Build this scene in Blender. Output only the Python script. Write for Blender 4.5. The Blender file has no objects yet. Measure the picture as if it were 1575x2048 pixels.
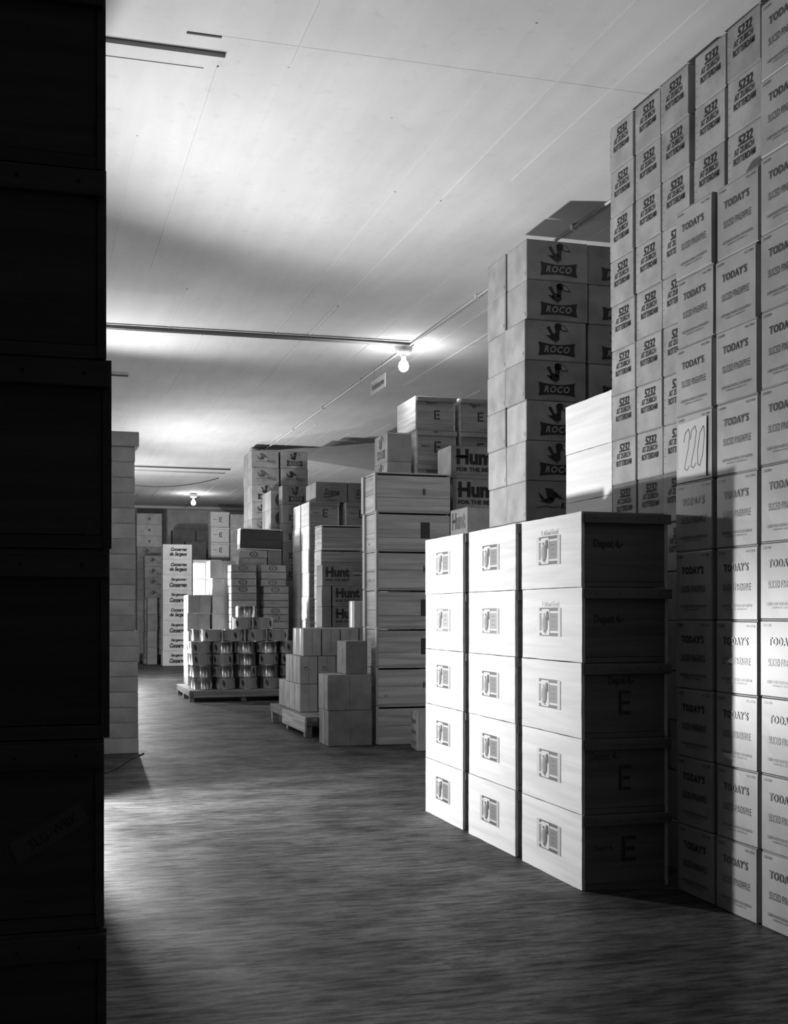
import bpy, bmesh, math, random
from mathutils import Matrix, Vector

# ------------------------------------------------------------------ camera
scene = bpy.context.scene
COL = scene.collection
CEIL = 4.12
YAW = math.radians(16.5)
cam_data = bpy.data.cameras.new('camera')
cam = bpy.data.objects.new('camera', cam_data)
COL.objects.link(cam)
cam.location = (0, 0, 1.3)
cam.rotation_euler = (math.radians(90), 0, -YAW)
cam_data.sensor_fit = 'VERTICAL'
cam_data.sensor_height = 180.0
cam_data.lens = 180.0 * 2400 / 2048
cam_data.shift_y = (1225 - 1024) / 2048        # rising front of the view camera
cam_data.clip_end = 200
cam_data.clip_start = 0.05
scene.camera = cam

# ------------------------------------------------------------------ world, exposure
world = bpy.data.worlds.new('world')
scene.world = world
world.use_nodes = True
world.node_tree.nodes['Background'].inputs[0].default_value = (0.8, 0.8, 0.8, 1)
world.node_tree.nodes['Background'].inputs[1].default_value = 0.010
scene.view_settings.view_transform = 'Standard'
scene.view_settings.look = 'None'
scene.view_settings.gamma = 1
scene.view_settings.exposure = 0.0
scene.view_settings.use_curve_mapping = False

# ------------------------------------------------------------------ lights
def point(name, loc, watts, radius):
    l = bpy.data.lights.new(name, 'POINT')
    l.energy = watts; l.shadow_soft_size = radius; l.color = (1, 1, 1)
    o = bpy.data.objects.new(name, l); COL.objects.link(o); o.location = loc
    return o
def spot(name, loc, aim, watts, radius, angle, blend):
    l = bpy.data.lights.new(name, 'SPOT')
    l.energy = watts; l.shadow_soft_size = radius
    l.spot_size = math.radians(angle); l.spot_blend = blend
    o = bpy.data.objects.new(name, l); COL.objects.link(o); o.location = loc
    d = Vector(aim) - Vector(loc)
    o.rotation_euler = d.to_track_quat('-Z', 'Y').to_euler()
    return o
spot('floodlight_near_low', (-0.06, 8.45, 0.89), (3.0, 6.2, 1.10), 520, 0.07, 172, .5)
spot('floodlight_near_high', (-0.06, 8.43, 0.90), (3.4, 4.6, 4.1), 400, 0.07, 125, 1.0)
spot('floodlight_middle', (1.15, 18.95, 1.25), (3.5, 18.6, 2.1), 480, 0.06, 152, .6)
point('floodlight_middle_spill', (1.12, 18.9, 1.5), 130, 0.08)
spot('added_fill_ceiling', (0.50, 13.3, 2.7), (1.9, 9.0, 4.1), 300, 0.12, 160, 1.0)  # added fill to lift the ceiling, no real lamp stands here
point('added_fill_cartons', (0.45, 13.1, 1.2), 48, 0.1)  # added weak fill for the cartons low beside the aisle
point('floodlight_far', (1.35, 23.5, 1.5), 420, 0.08)

# ------------------------------------------------------------------ materials
MATS = {}
def nodes_of(name):
    m = bpy.data.materials.new(name); m.use_nodes = True
    nt = m.node_tree
    for n in list(nt.nodes): nt.nodes.remove(n)
    out = nt.nodes.new('ShaderNodeOutputMaterial')
    b = nt.nodes.new('ShaderNodeBsdfPrincipled')
    nt.links.new(b.outputs[0], out.inputs[0])
    MATS[name] = m
    return m, nt, b
def N(nt, t, **kw):
    n = nt.nodes.new(t)
    for k, v in kw.items():
        if k.startswith('i_'): n.inputs[k[2:].replace('_', ' ')].default_value = v
        else: setattr(n, k, v)
    return n
def g(v): return (v, v, v, 1)
def plain(name, v, rough=0.6, metal=0.0, spec=0.5, emit=0):
    m, nt, b = nodes_of(name)
    b.inputs['Base Color'].default_value = g(v)
    b.inputs['Roughness'].default_value = rough
    b.inputs['Metallic'].default_value = metal
    b.inputs['Specular IOR Level'].default_value = spec
    if emit:
        b.inputs['Emission Color'].default_value = g(1); b.inputs['Emission Strength'].default_value = emit
    return m
def board(name, v, var=0.10, rough=0.7, stain=0.25, spec=0.3):
    """cardboard: base grey, a different tone per carton, soft scuffs"""
    m, nt, b = nodes_of(name)
    L = nt.links.new
    tc = N(nt, 'ShaderNodeTexCoord'); oi = N(nt, 'ShaderNodeObjectInfo')
    off = N(nt, 'ShaderNodeVectorMath', operation='SCALE'); off.inputs[0].default_value = (13, 7, 5)
    L(oi.outputs['Random'], off.inputs['Scale'])
    add = N(nt, 'ShaderNodeVectorMath', operation='ADD'); L(tc.outputs['Object'], add.inputs[0]); L(off.outputs[0], add.inputs[1])
    n1 = N(nt, 'ShaderNodeTexNoise'); n1.inputs['Scale'].default_value = 6; n1.inputs['Detail'].default_value = 6
    L(add.outputs[0], n1.inputs['Vector'])
    n2 = N(nt, 'ShaderNodeTexNoise'); n2.inputs['Scale'].default_value = 70; n2.inputs['Detail'].default_value = 3
    L(add.outputs[0], n2.inputs['Vector'])
    r1 = N(nt, 'ShaderNodeMapRange'); r1.inputs['From Min'].default_value = .35; r1.inputs['From Max'].default_value = .7
    r1.inputs['To Min'].default_value = 1.03; r1.inputs['To Max'].default_value = 1 - stain
    L(n1.outputs['Fac'], r1.inputs['Value'])
    r2 = N(nt, 'ShaderNodeMapRange'); r2.inputs['To Min'].default_value = 1.04; r2.inputs['To Max'].default_value = .96
    L(n2.outputs['Fac'], r2.inputs['Value'])
    r3 = N(nt, 'ShaderNodeMapRange'); r3.inputs['To Min'].default_value = (1 - var) * v; r3.inputs['To Max'].default_value = (1 + var) * v
    L(oi.outputs['Random'], r3.inputs['Value'])
    m1 = N(nt, 'ShaderNodeMath', operation='MULTIPLY'); L(r1.outputs[0], m1.inputs[0]); L(r2.outputs[0], m1.inputs[1])
    m2 = N(nt, 'ShaderNodeMath', operation='MULTIPLY'); L(m1.outputs[0], m2.inputs[0]); L(r3.outputs[0], m2.inputs[1])
    L(m2.outputs[0], b.inputs['Base Color'])
    b.inputs['Roughness'].default_value = rough; b.inputs['Specular IOR Level'].default_value = spec
    return m
def wood(name, v, axis='X', contrast=0.45, var=0.12, rough=0.7, knots=True, grain=1.0):
    m, nt, b = nodes_of(name)
    L = nt.links.new
    tc = N(nt, 'ShaderNodeTexCoord'); oi = N(nt, 'ShaderNodeObjectInfo')
    off = N(nt, 'ShaderNodeVectorMath', operation='SCALE'); off.inputs[0].default_value = (17, 11, 23)
    L(oi.outputs['Random'], off.inputs['Scale'])
    add = N(nt, 'ShaderNodeVectorMath', operation='ADD'); L(tc.outputs['Object'], add.inputs[0]); L(off.outputs[0], add.inputs[1])
    mp = N(nt, 'ShaderNodeMapping'); L(add.outputs[0], mp.inputs['Vector'])
    s = {'X': (1.2, 22, 22), 'Y': (22, 1.2, 22), 'Z': (22, 22, 1.2)}[axis]
    mp.inputs['Scale'].default_value = s
    n1 = N(nt, 'ShaderNodeTexNoise'); n1.inputs['Scale'].default_value = 1.0; n1.inputs['Detail'].default_value = 5; n1.inputs['Distortion'].default_value = .6
    L(mp.outputs[0], n1.inputs['Vector'])
    n3 = N(nt, 'ShaderNodeTexNoise'); n3.inputs['Scale'].default_value = 5.0; n3.inputs['Detail'].default_value = 3
    L(mp.outputs[0], n3.inputs['Vector'])
    r1 = N(nt, 'ShaderNodeMapRange'); r1.inputs['From Min'].default_value = .38; r1.inputs['From Max'].default_value = .68
    r1.inputs['To Min'].default_value = 1.08; r1.inputs['To Max'].default_value = 1 - contrast
    L(n1.outputs['Fac'], r1.inputs['Value'])
    r4 = N(nt, 'ShaderNodeMapRange'); r4.inputs['To Min'].default_value = 1 + .12 * grain; r4.inputs['To Max'].default_value = 1 - .14 * grain
    L(n3.outputs['Fac'], r4.inputs['Value'])
    r3 = N(nt, 'ShaderNodeMapRange'); r3.inputs['To Min'].default_value = (1 - var) * v; r3.inputs['To Max'].default_value = (1 + var) * v
    L(oi.outputs['Random'], r3.inputs['Value'])
    m1 = N(nt, 'ShaderNodeMath', operation='MULTIPLY'); L(r1.outputs[0], m1.inputs[0]); L(r4.outputs[0], m1.inputs[1])
    m2 = N(nt, 'ShaderNodeMath', operation='MULTIPLY'); L(m1.outputs[0], m2.inputs[0]); L(r3.outputs[0], m2.inputs[1])
    last = m2
    if knots:
        mk = N(nt, 'ShaderNodeMapping'); L(add.outputs[0], mk.inputs['Vector'])
        mk.inputs['Scale'].default_value = {'X': (2.6, 6, 5), 'Y': (6, 2.6, 5), 'Z': (6, 6, 2)}[axis]
        vo = N(nt, 'ShaderNodeTexVoronoi'); vo.inputs['Scale'].default_value = 1.0; L(mk.outputs[0], vo.inputs['Vector'])
        rk = N(nt, 'ShaderNodeMapRange'); rk.inputs['From Min'].default_value = .05; rk.inputs['From Max'].default_value = .11
        rk.inputs['To Min'].default_value = .42; rk.inputs['To Max'].default_value = 1
        L(vo.outputs['Distance'], rk.inputs['Value'])
        m3 = N(nt, 'ShaderNodeMath', operation='MULTIPLY'); L(m2.outputs[0], m3.inputs[0]); L(rk.outputs[0], m3.inputs[1])
        last = m3
    L(last.outputs[0], b.inputs['Base Color'])
    b.inputs['Roughness'].default_value = rough; b.inputs['Specular IOR Level'].default_value = .3
    bp = N(nt, 'ShaderNodeBump'); bp.inputs['Strength'].default_value = .25; bp.inputs['Distance'].default_value = .002
    L(n3.outputs['Fac'], bp.inputs['Height']); L(bp.outputs[0], b.inputs['Normal'])
    return m

KRAFT = board('kraft_board', .31, stain=.32)
KRAFT_D = board('dark_kraft_board', .22)
KRAFT_L = board('light_kraft_board', .50)
GLAZED = board('glazed_board', .34, rough=.42, spec=.5, var=.07, stain=.22)
WHITEB = board('white_board', .70, var=.05, stain=.12)
GREYB = board('grey_board', .30, var=.12)
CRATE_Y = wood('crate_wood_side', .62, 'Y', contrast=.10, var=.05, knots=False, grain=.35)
CRATE_X = wood('crate_wood_shaded_front', .17, 'X', contrast=.25, var=.08, knots=False)  # same pale wood, darkened: shade of the fronts put into the colour
CRATE_SHADOW = wood('crate_wood_in_shadow', .11, 'X', contrast=.25, var=.08, knots=False)  # shadow on the left stack put into the wood colour
CRATE_G = wood('crate_wood_grey', .30, 'X', contrast=.3, var=.15)
PINE_X = wood('pine_board', .60, 'X', contrast=.33, var=.12)
PINE_Y = wood('pine_end_board', .50, 'Y', contrast=.35, var=.12)
PINE_Z = wood('pine_post', .50, 'Z', contrast=.25, knots=False)
OLDWOOD = wood('weathered_wood', .30, 'X', contrast=.5, knots=False)
DARKWOOD = wood('dark_wood', .055, 'X', contrast=.3)
INK = plain('black_ink', .025, .40)
INK_M = plain('matt_ink', .03, .8, spec=.15)
INK_F = plain('faded_ink', .10, .5)
INK_G = plain('grey_ink', .075, .42)
V1 = plain('label_grey', .17, .6, spec=.2)
V2 = plain('label_dark_grey', .075, .6, spec=.2)
V3 = plain('label_light_grey', .27, .6, spec=.2)
V0 = plain('label_white', .55, .6, spec=.2)
STICK = plain('dark_sticker', .13, .7)  # one even dark grey
TINLAB = plain('tin_label_paper', .30, .5)
PAPER = plain('white_paper', .8, .6)
PAPER_G = plain('grey_print', .30, .55)
PAPER_GD = plain('dark_grey_print', .20, .55)
PAPER_L = plain('light_grey_print', .52, .55)
DARKPAPER = plain('dark_paper_label', .07, .5)
TAPE = plain('gummed_tape', .42, .4)
TIN = plain('tinplate', .50, .22, metal=1.0)
_nt = TIN.node_tree; _b = [n for n in _nt.nodes if n.type == 'BSDF_PRINCIPLED'][0]
_b.inputs['Anisotropic'].default_value = 1.0; _b.inputs['Anisotropic Rotation'].default_value = .25
_tg = _nt.nodes.new('ShaderNodeTangent'); _tg.direction_type = 'RADIAL'; _tg.axis = 'Z'
_nt.links.new(_tg.outputs[0], _b.inputs['Tangent'])
IRON = plain('painted_pipe', .16, .5)
LIGHTPIPE = plain('white_pipe', .6, .5)
CABLE = plain('rubber_cable', .05, .6)
PORC = plain('white_porcelain', .7, .3)
GLOW = plain('lit_bulb', .9, .3, emit=60)

def floor_mat():
    m, nt, b = nodes_of('worn_floor'); L = nt.links.new
    tc = N(nt, 'ShaderNodeTexCoord')
    def noise(sc, detail, rough, dist=0.0):
        mp = N(nt, 'ShaderNodeMapping'); mp.inputs['Scale'].default_value = sc; L(tc.outputs['Object'], mp.inputs['Vector'])
        n = N(nt, 'ShaderNodeTexNoise'); n.inputs['Scale'].default_value = 1; n.inputs['Detail'].default_value = detail
        n.inputs['Roughness'].default_value = rough; n.inputs['Distortion'].default_value = dist
        L(mp.outputs[0], n.inputs['Vector']); return n
    def rng(n, a, b_, c, d):
        r = N(nt, 'ShaderNodeMapRange'); r.inputs['From Min'].default_value = a; r.inputs['From Max'].default_value = b_
        r.inputs['To Min'].default_value = c; r.inputs['To Max'].default_value = d; L(n.outputs[0], r.inputs['Value']); return r
    def mul(a, c):
        q = N(nt, 'ShaderNodeMath', operation='MULTIPLY'); L(a.outputs[0], q.inputs[0]); L(c.outputs[0], q.inputs[1]); return q
    patch = noise((1.5, 2.4, 1), 10, .62)
    streak = noise((5, 26, 1), 10, .72, .3)
    fine = noise((38, 110, 1), 4, .7)
    scratch = noise((4.5, 70, 1), 2, .5)
    col = mul(rng(patch, .38, .64, .030, .085), rng(streak, .40, .60, .55, 1.5))
    col = mul(col, rng(fine, .3, .7, .72, 1.28))
    col = mul(col, rng(scratch, .665, .70, 1.0, .3))
    L(col.outputs[0], b.inputs['Base Color'])
    L(rng(streak, .3, .7, .66, .50).outputs[0], b.inputs['Roughness'])
    L(mul(rng(streak, .40, .60, .10, .36), rng(patch, .38, .64, .6, 1.3)).outputs[0], b.inputs['Specular IOR Level'])
    bp = N(nt, 'ShaderNodeBump'); bp.inputs['Strength'].default_value = .35; bp.inputs['Distance'].default_value = .0015
    L(fine.outputs[0], bp.inputs['Height']); L(bp.outputs[0], b.inputs['Normal'])
    return m
def ceiling_mat():
    m, nt, b = nodes_of('board_marked_concrete'); L = nt.links.new
    tc = N(nt, 'ShaderNodeTexCoord')
    mp = N(nt, 'ShaderNodeMapping'); mp.inputs['Scale'].default_value = (7, .8, 1); L(tc.outputs['Object'], mp.inputs['Vector'])
    n1 = N(nt, 'ShaderNodeTexNoise'); n1.inputs['Scale'].default_value = 1; n1.inputs['Detail'].default_value = 8; n1.inputs['Roughness'].default_value = .6
    L(mp.outputs[0], n1.inputs['Vector'])
    n2 = N(nt, 'ShaderNodeTexNoise'); n2.inputs['Scale'].default_value = 1.1; n2.inputs['Detail'].default_value = 5; L(tc.outputs['Object'], n2.inputs['Vector'])
    n4 = N(nt, 'ShaderNodeTexNoise'); n4.inputs['Scale'].default_value = 14; n4.inputs['Detail'].default_value = 3; L(tc.outputs['Object'], n4.inputs['Vector'])
    r = N(nt, 'ShaderNodeMapRange'); r.inputs['From Min'].default_value = .3; r.inputs['From Max'].default_value = .72
    r.inputs['To Min'].default_value = .585; r.inputs['To Max'].default_value = .525; L(n1.outputs['Fac'], r.inputs['Value'])
    r2 = N(nt, 'ShaderNodeMapRange'); r2.inputs['From Min'].default_value = .35; r2.inputs['From Max'].default_value = .7
    r2.inputs['To Min'].default_value = 1.03; r2.inputs['To Max'].default_value = .90; L(n2.outputs['Fac'], r2.inputs['Value'])
    r4 = N(nt, 'ShaderNodeMapRange'); r4.inputs['From Min'].default_value = .60; r4.inputs['From Max'].default_value = .75
    r4.inputs['To Min'].default_value = 1; r4.inputs['To Max'].default_value = .92; L(n4.outputs['Fac'], r4.inputs['Value'])
    mm = N(nt, 'ShaderNodeMath', operation='MULTIPLY'); L(r.outputs[0], mm.inputs[0]); L(r2.outputs[0], mm.inputs[1])
    m5 = N(nt, 'ShaderNodeMath', operation='MULTIPLY'); L(mm.outputs[0], m5.inputs[0]); L(r4.outputs[0], m5.inputs[1])
    L(m5.outputs[0], b.inputs['Base Color']); b.inputs['Roughness'].default_value = .85; b.inputs['Specular IOR Level'].default_value = .2
    bp = N(nt, 'ShaderNodeBump'); bp.inputs['Strength'].default_value = .25; bp.inputs['Distance'].default_value = .004
    L(n1.outputs['Fac'], bp.inputs['Height']); L(bp.outputs[0], b.inputs['Normal'])
    return m
FLOOR = floor_mat(); CEILM = ceiling_mat()
WALLM = board('plastered_wall', .33, var=0, stain=.3, rough=.85)
PANELM = board('lit_wall_tone', .52, var=0, stain=.2, rough=.85)  # paler tone for the lit part of the far wall

# ------------------------------------------------------------------ mesh helpers
def mesh_from(name, verts, faces, mats, fm=None, smooth=False):
    me = bpy.data.meshes.new(name)
    me.from_pydata(verts, [], faces)
    for m in mats: me.materials.append(m)
    if fm:
        for p, k in zip(me.polygons, fm): p.material_index = k
    if smooth:
        for p in me.polygons: p.use_smooth = True
    me.update()
    return me
def boxes(name, lst, mat, bevel=0.0):
    """one mesh of the given boxes (x0,x1,y0,y1,z0,z1)"""
    bm = bmesh.new()
    for (x0, x1, y0, y1, z0, z1) in lst:
        mtx = Matrix.Translation(((x0 + x1) / 2, (y0 + y1) / 2, (z0 + z1) / 2)) @ Matrix.Diagonal((x1 - x0, y1 - y0, z1 - z0, 1))
        bmesh.ops.create_cube(bm, size=1, matrix=mtx)
    if bevel:
        bmesh.ops.bevel(bm, geom=list(bm.edges), offset=bevel, segments=1, affect='EDGES')
    me = bpy.data.meshes.new(name); bm.to_mesh(me); bm.free(); me.materials.append(mat)
    return me
def cyl_pts(n, r, z, cx=0, cy=0, a0=0):
    return [(cx + r * math.cos(a0 + 2 * math.pi * i / n), cy + r * math.sin(a0 + 2 * math.pi * i / n), z) for i in range(n)]
def lathe(name, prof, n, mat, smooth=True):
    vs = []; fs = []
    for (r, z) in prof: vs += cyl_pts(n, max(r, 1e-4), z)
    for k in range(len(prof) - 1):
        for i in range(n):
            j = (i + 1) % n
            fs.append((k * n + i, k * n + j, (k + 1) * n + j, (k + 1) * n + i))
    fs.append(tuple(range(n))[::-1]); fs.append(tuple(range((len(prof) - 1) * n, len(prof) * n)))
    me = mesh_from(name, vs, fs, [mat])
    if smooth:
        for p in me.polygons:
            if len(p.vertices) == 4: p.use_smooth = True
    return me
def tube(name, pts, r, mat, n=8):
    vs = []; fs = []
    P = [Vector(p) for p in pts]
    for k, p in enumerate(P):
        d = (P[min(k + 1, len(P) - 1)] - P[max(k - 1, 0)]).normalized()
        up = Vector((0, 0, 1)) if abs(d.z) < .9 else Vector((1, 0, 0))
        a = d.cross(up).normalized(); b_ = a.cross(d)
        for i in range(n):
            t = 2 * math.pi * i / n
            vs.append(tuple(p + a * r * math.cos(t) + b_ * r * math.sin(t)))
    for k in range(len(P) - 1):
        for i in range(n):
            j = (i + 1) % n
            fs.append((k * n + i, k * n + j, (k + 1) * n + j, (k + 1) * n + i))
    fs.append(tuple(range(n))[::-1]); fs.append(tuple(range((len(P) - 1) * n, len(P) * n)))
    return mesh_from(name, vs, fs, [mat], smooth=True)
def carton_body(w, d, h, mat, seed=0, bulge=.002, dent=.0015, seg=4, z_inset=.0015):
    """a cardboard body: subdivided, slightly bulged, uneven edges; base centre at origin"""
    rnd = random.Random(seed)
    bm = bmesh.new()
    bmesh.ops.create_cube(bm, size=1)
    bmesh.ops.subdivide_edges(bm, edges=list(bm.edges), cuts=seg - 1, use_grid_fill=True)
    for v in bm.verts:
        x, y, z = v.co * 2
        ex, ey, ez = 1 - x * x, 1 - y * y, 1 - z * z
        edge = sorted((abs(x), abs(y), abs(z)))[1] > .99
        q = .6 if edge else 1
        dx = dy = dz = 0
        if abs(x) > .99: dx = math.copysign(bulge * ey * ez * 1.6 - rnd.random() * dent * q, x)
        if abs(y) > .99: dy = math.copysign(bulge * ex * ez * 1.6 - rnd.random() * dent * q, y)
        if abs(z) > .99: dz = math.copysign(-rnd.random() * dent * .5, z)
        v.co = Vector((x * w / 2 + dx, y * d / 2 + dy, h / 2 + z * (h / 2 - z_inset) + dz))
    ce = [e for e in bm.edges if len(e.link_faces) == 2 and e.calc_face_angle(0) > 1.0]
    bmesh.ops.bevel(bm, geom=ce, offset=.004, segments=1, affect='EDGES')
    me = bpy.data.meshes.new('carton'); bm.to_mesh(me); bm.free(); me.materials.append(mat)
    return me
def ragged_panel(name, axis, at0, at1, a0, a1, b0, b1, mat, seed, amp=.003, n=9):
    """a thin board whose outline is slightly ragged. axis 'X': plate in YZ between x=at0..at1; axis 'Y': plate in XZ"""
    rnd = random.Random(seed)
    pts = []
    for i in range(n): pts.append((a0 + (a1 - a0) * i / n, b0 + rnd.random() * amp))
    for i in range(n): pts.append((a1 - rnd.random() * amp * 1.3, b0 + (b1 - b0) * i / n))
    for i in range(n): pts.append((a1 - (a1 - a0) * i / n, b1 - rnd.random() * amp))
    for i in range(n): pts.append((a0 + rnd.random() * amp * 1.3, b1 - (b1 - b0) * i / n))
    k = len(pts)
    f = (lambda t, p: (t, p[0], p[1])) if axis == 'X' else (lambda t, p: (p[0], t, p[1]))
    vs = [f(at0, p) for p in pts] + [f(at1, p) for p in pts]
    fs = [tuple(range(k)), tuple(range(2 * k - 1, k - 1, -1))]
    for i in range(k):
        j = (i + 1) % k
        fs.append((i, i + k, j + k, j))
    return mesh_from(name, vs, fs, [mat])

# ------------------------------------------------------------------ flat print: lettering and marks in the XZ plane, facing -Y
_tc = {}
def glyphs(body, bold=0.0, shear=0.0, space=1.0, res=2):
    key = (body, bold, shear, space, res)
    if key in _tc: return _tc[key]
    cu = bpy.data.curves.new('t', 'FONT'); cu.body = body; cu.size = 1; cu.offset = bold; cu.shear = shear
    cu.space_character = space; cu.resolution_u = res; cu.fill_mode = 'FRONT'
    o = bpy.data.objects.new('t', cu); COL.objects.link(o)
    bpy.context.view_layer.update()
    me = bpy.data.meshes.new_from_object(o.evaluated_get(bpy.context.evaluated_depsgraph_get()))
    vs = [tuple(v.co) for v in me.vertices]; fs = [tuple(p.vertices) for p in me.polygons]
    bpy.data.meshes.remove(me); bpy.data.objects.remove(o); bpy.data.curves.remove(cu)
    x0 = min(v[0] for v in vs); x1 = max(v[0] for v in vs); y0 = min(v[1] for v in vs); y1 = max(v[1] for v in vs)
    vs = [((v[0] - x0) / (x1 - x0) - .5, (v[1] - y0) / (y1 - y0) - .5) for v in vs]
    _tc[key] = (vs, fs)
    return _tc[key]
class Print:
    def __init__(s): s.v = []; s.f = []; s.m = []; s.mats = []
    def _mat(s, m):
        if m not in s.mats: s.mats.append(m)
        return s.mats.index(m)
    def text(s, body, cx, cz, w, h, mat=None, bold=.0, shear=0, layer=0, rot=0, space=1.0, res=2):
        vs, fs = glyphs(body, bold, shear, space, res)
        b = len(s.v); k = s._mat(mat or INK); c, n = math.cos(rot), math.sin(rot)
        for (x, z) in vs:
            x *= w; z *= h
            s.v.append((cx + x * c - z * n, -layer * .0006, cz + x * n + z * c))
        for f in fs: s.f.append(tuple(b + i for i in f)); s.m.append(k)
        return s
    def poly(s, pts, mat=None, layer=0):
        b = len(s.v); k = s._mat(mat or INK)
        for (x, z) in pts: s.v.append((x, -layer * .0006, z))
        s.f.append(tuple(range(b, b + len(pts)))); s.m.append(k)
        return s
    def rect(s, x0, x1, z0, z1, mat=None, layer=0): return s.poly([(x0, z0), (x1, z0), (x1, z1), (x0, z1)], mat, layer)
    def ell(s, cx, cz, rx, rz, mat=None, layer=0, n=18, rot=0):
        c, q = math.cos(rot), math.sin(rot)
        return s.poly([(cx + rx * math.cos(t) * c - rz * math.sin(t) * q, cz + rx * math.cos(t) * q + rz * math.sin(t) * c)
                       for t in [2 * math.pi * i / n for i in range(n)]], mat, layer)
    def line(s, pts, wd, mat=None, layer=0):
        for (a, b_) in zip(pts[:-1], pts[1:]):
            dx, dz = b_[0] - a[0], b_[1] - a[1]; L_ = math.hypot(dx, dz) or 1
            nx, nz = -dz / L_ * wd / 2, dx / L_ * wd / 2
            s.poly([(a[0] + nx, a[1] + nz), (a[0] - nx, a[1] - nz), (b_[0] - nx, b_[1] - nz), (b_[0] + nx, b_[1] + nz)], mat, layer)
        return s
    def mesh(s, name='printed_lettering'): return mesh_from(name, s.v, s.f, s.mats, s.m)

# ------------------------------------------------------------------ things
def setp(o, label=None, cat=None, group=None, kind=None):
    if label: o['label'] = label
    if cat: o['category'] = cat
    if group: o['group'] = group
    if kind: o['kind'] = kind
def link(name, me, parent=None, loc=(0, 0, 0), rot=(0, 0, 0)):
    o = bpy.data.objects.new(name, me); COL.objects.link(o)
    o.parent = parent; o.location = loc; o.rotation_euler = rot
    return o
class Kind:
    """a kind of thing: a root (mesh or Empty) and its parts, each (name, mesh, loc, rot, label, kind, subparts)"""
    def __init__(s, name, cat, root=None): s.name = name; s.cat = cat; s.root = root; s.parts = []
    def part(s, name, me, loc=(0, 0, 0), rot=(0, 0, 0), label=None, kind=None, subs=()):
        s.parts.append((name, me, loc, rot, label, kind, subs)); return s
    def clone(s):
        k = Kind(s.name, s.cat, s.root); k.parts = list(s.parts); return k
    def put(s, loc, rz=0, label='', group=None, rx=0, ry=0):
        r = link(s.name, s.root, None, loc, (rx, ry, rz)); setp(r, label, s.cat, group)
        for (n, me, l, ro, lb, kd, subs) in s.parts:
            c = link(n, me, r, l, ro); setp(c, lb, None, None, kd)
            for (n2, me2, l2, ro2) in subs:
                q = link(n2, me2, c, l2, ro2)
                if n2 in ('nail_heads', 'gherkin_picture'): q['kind'] = 'stuff'
        return r
FACE_Y = (0, 0, 0)
FACE_X = (0, 0, -math.pi / 2)
ORD = ['topmost', 'second from top', 'third from top', 'fourth from top', 'fifth from top', 'sixth from top', 'seventh from top',
       'eighth from top', 'ninth from top', 'tenth from top', 'eleventh from top', 'twelfth from top', 'thirteenth from top',
       'fourteenth from top', 'fifteenth from top', 'sixteenth from top', 'seventeenth from top', 'eighteenth from top',
       'nineteenth from top', 'twentieth from top', 'lowest of all']
R = random.Random(11)
HID = {}     # boxes and crates wholly hidden low in the stacks, joined at the end
def stack(kinds, x0, y0, w, d, rows, pitch, desc, where, group, z0=0.0, jit=.004, lean=(0, 0), rot=.35, fixed=None, hide=99):
    """rows of things piled from z0; x0,y0 the near left corner. kinds: one Kind or a function of the row from the top"""
    for i in range(rows):
        t = rows - 1 - i
        k = kinds(t) if callable(kinds) else kinds
        f = i / max(rows - 1, 1)
        fx = fixed.get(t, (0, 0)) if fixed else (0, 0)
        x = x0 + w / 2 + R.uniform(-jit, jit) + lean[0] * (1 - f) + fx[0]
        y = y0 + d / 2 + R.uniform(-jit, jit) + lean[1] * (1 - f) + fx[1]
        if t >= hide:
            HID.setdefault((k.name, where), []).append((x - w / 2 + .003, x + w / 2 - .003, y - d / 2 + .003, y + d / 2 - .003, z0 + i * pitch, z0 + (i + 1) * pitch - .003)); continue
        de = desc(t) if callable(desc) else desc
        k.put((x, y, z0 + i * pitch), math.radians(R.uniform(-rot, rot)), '%s, %s, %s' % (de, ORD[t], where), group)

def flaps(k, w, d, h, mat):
    m = boxes('flap', [(-w / 2 + .003, w / 2 - .003, -d / 2 + .002, -.001, h - .0028, h - .0002)], mat)
    m2 = boxes('flap', [(-w / 2 + .003, w / 2 - .003, .001, d / 2 - .002, h - .0028, h - .0002)], mat)
    k.part('flap', m).part('flap', m2)
    return k
def carton(w, d, h, mat, seed=0, **kw):
    g_ = .003
    k = Kind('carton', 'carton', carton_body(w, d, h - g_, mat, seed, **kw))
    return flaps(k, w, d, h, mat)

# ================================================================== SETTING
def struct(name, me, kids=()):
    o = link(name, me); o['kind'] = 'structure'
    return o
XL, XR, YB, YF = -2.6, 7.2, -2.0, 32.7
struct('floor', boxes('floor', [(XL - .2, XR + .2, YB - .2, YF + .2, -.15, 0)], FLOOR))
struct('wall_left', boxes('wall_left', [(XL - .2, XL, YB, YF, 0, CEIL)], WALLM))
struct('wall_right', boxes('wall_right', [(XR, XR + .2, YB, YF, 0, CEIL)], WALLM))
struct('wall_back', boxes('wall_back', [(XL - .2, XR + .2, YB - .2, YB, 0, CEIL)], WALLM))
wf = struct('wall_far', boxes('wall_far', [(XL - .2, XR + .2, YF, YF + .2, 0, CEIL)], WALLM))
link('lit_wall_field', boxes('lit_wall_field', [(3.33, 6.6, YF - .03, YF + .01, 0, CEIL - .02)], PANELM), wf)  # added paler sheet, paints the light falling on this part of the wall
link('roof_beam', boxes('roof_beam', [(XL, XR, YF - .55, YF - .35, CEIL - .07, CEIL + .02)], CEILM), wf)
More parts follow.
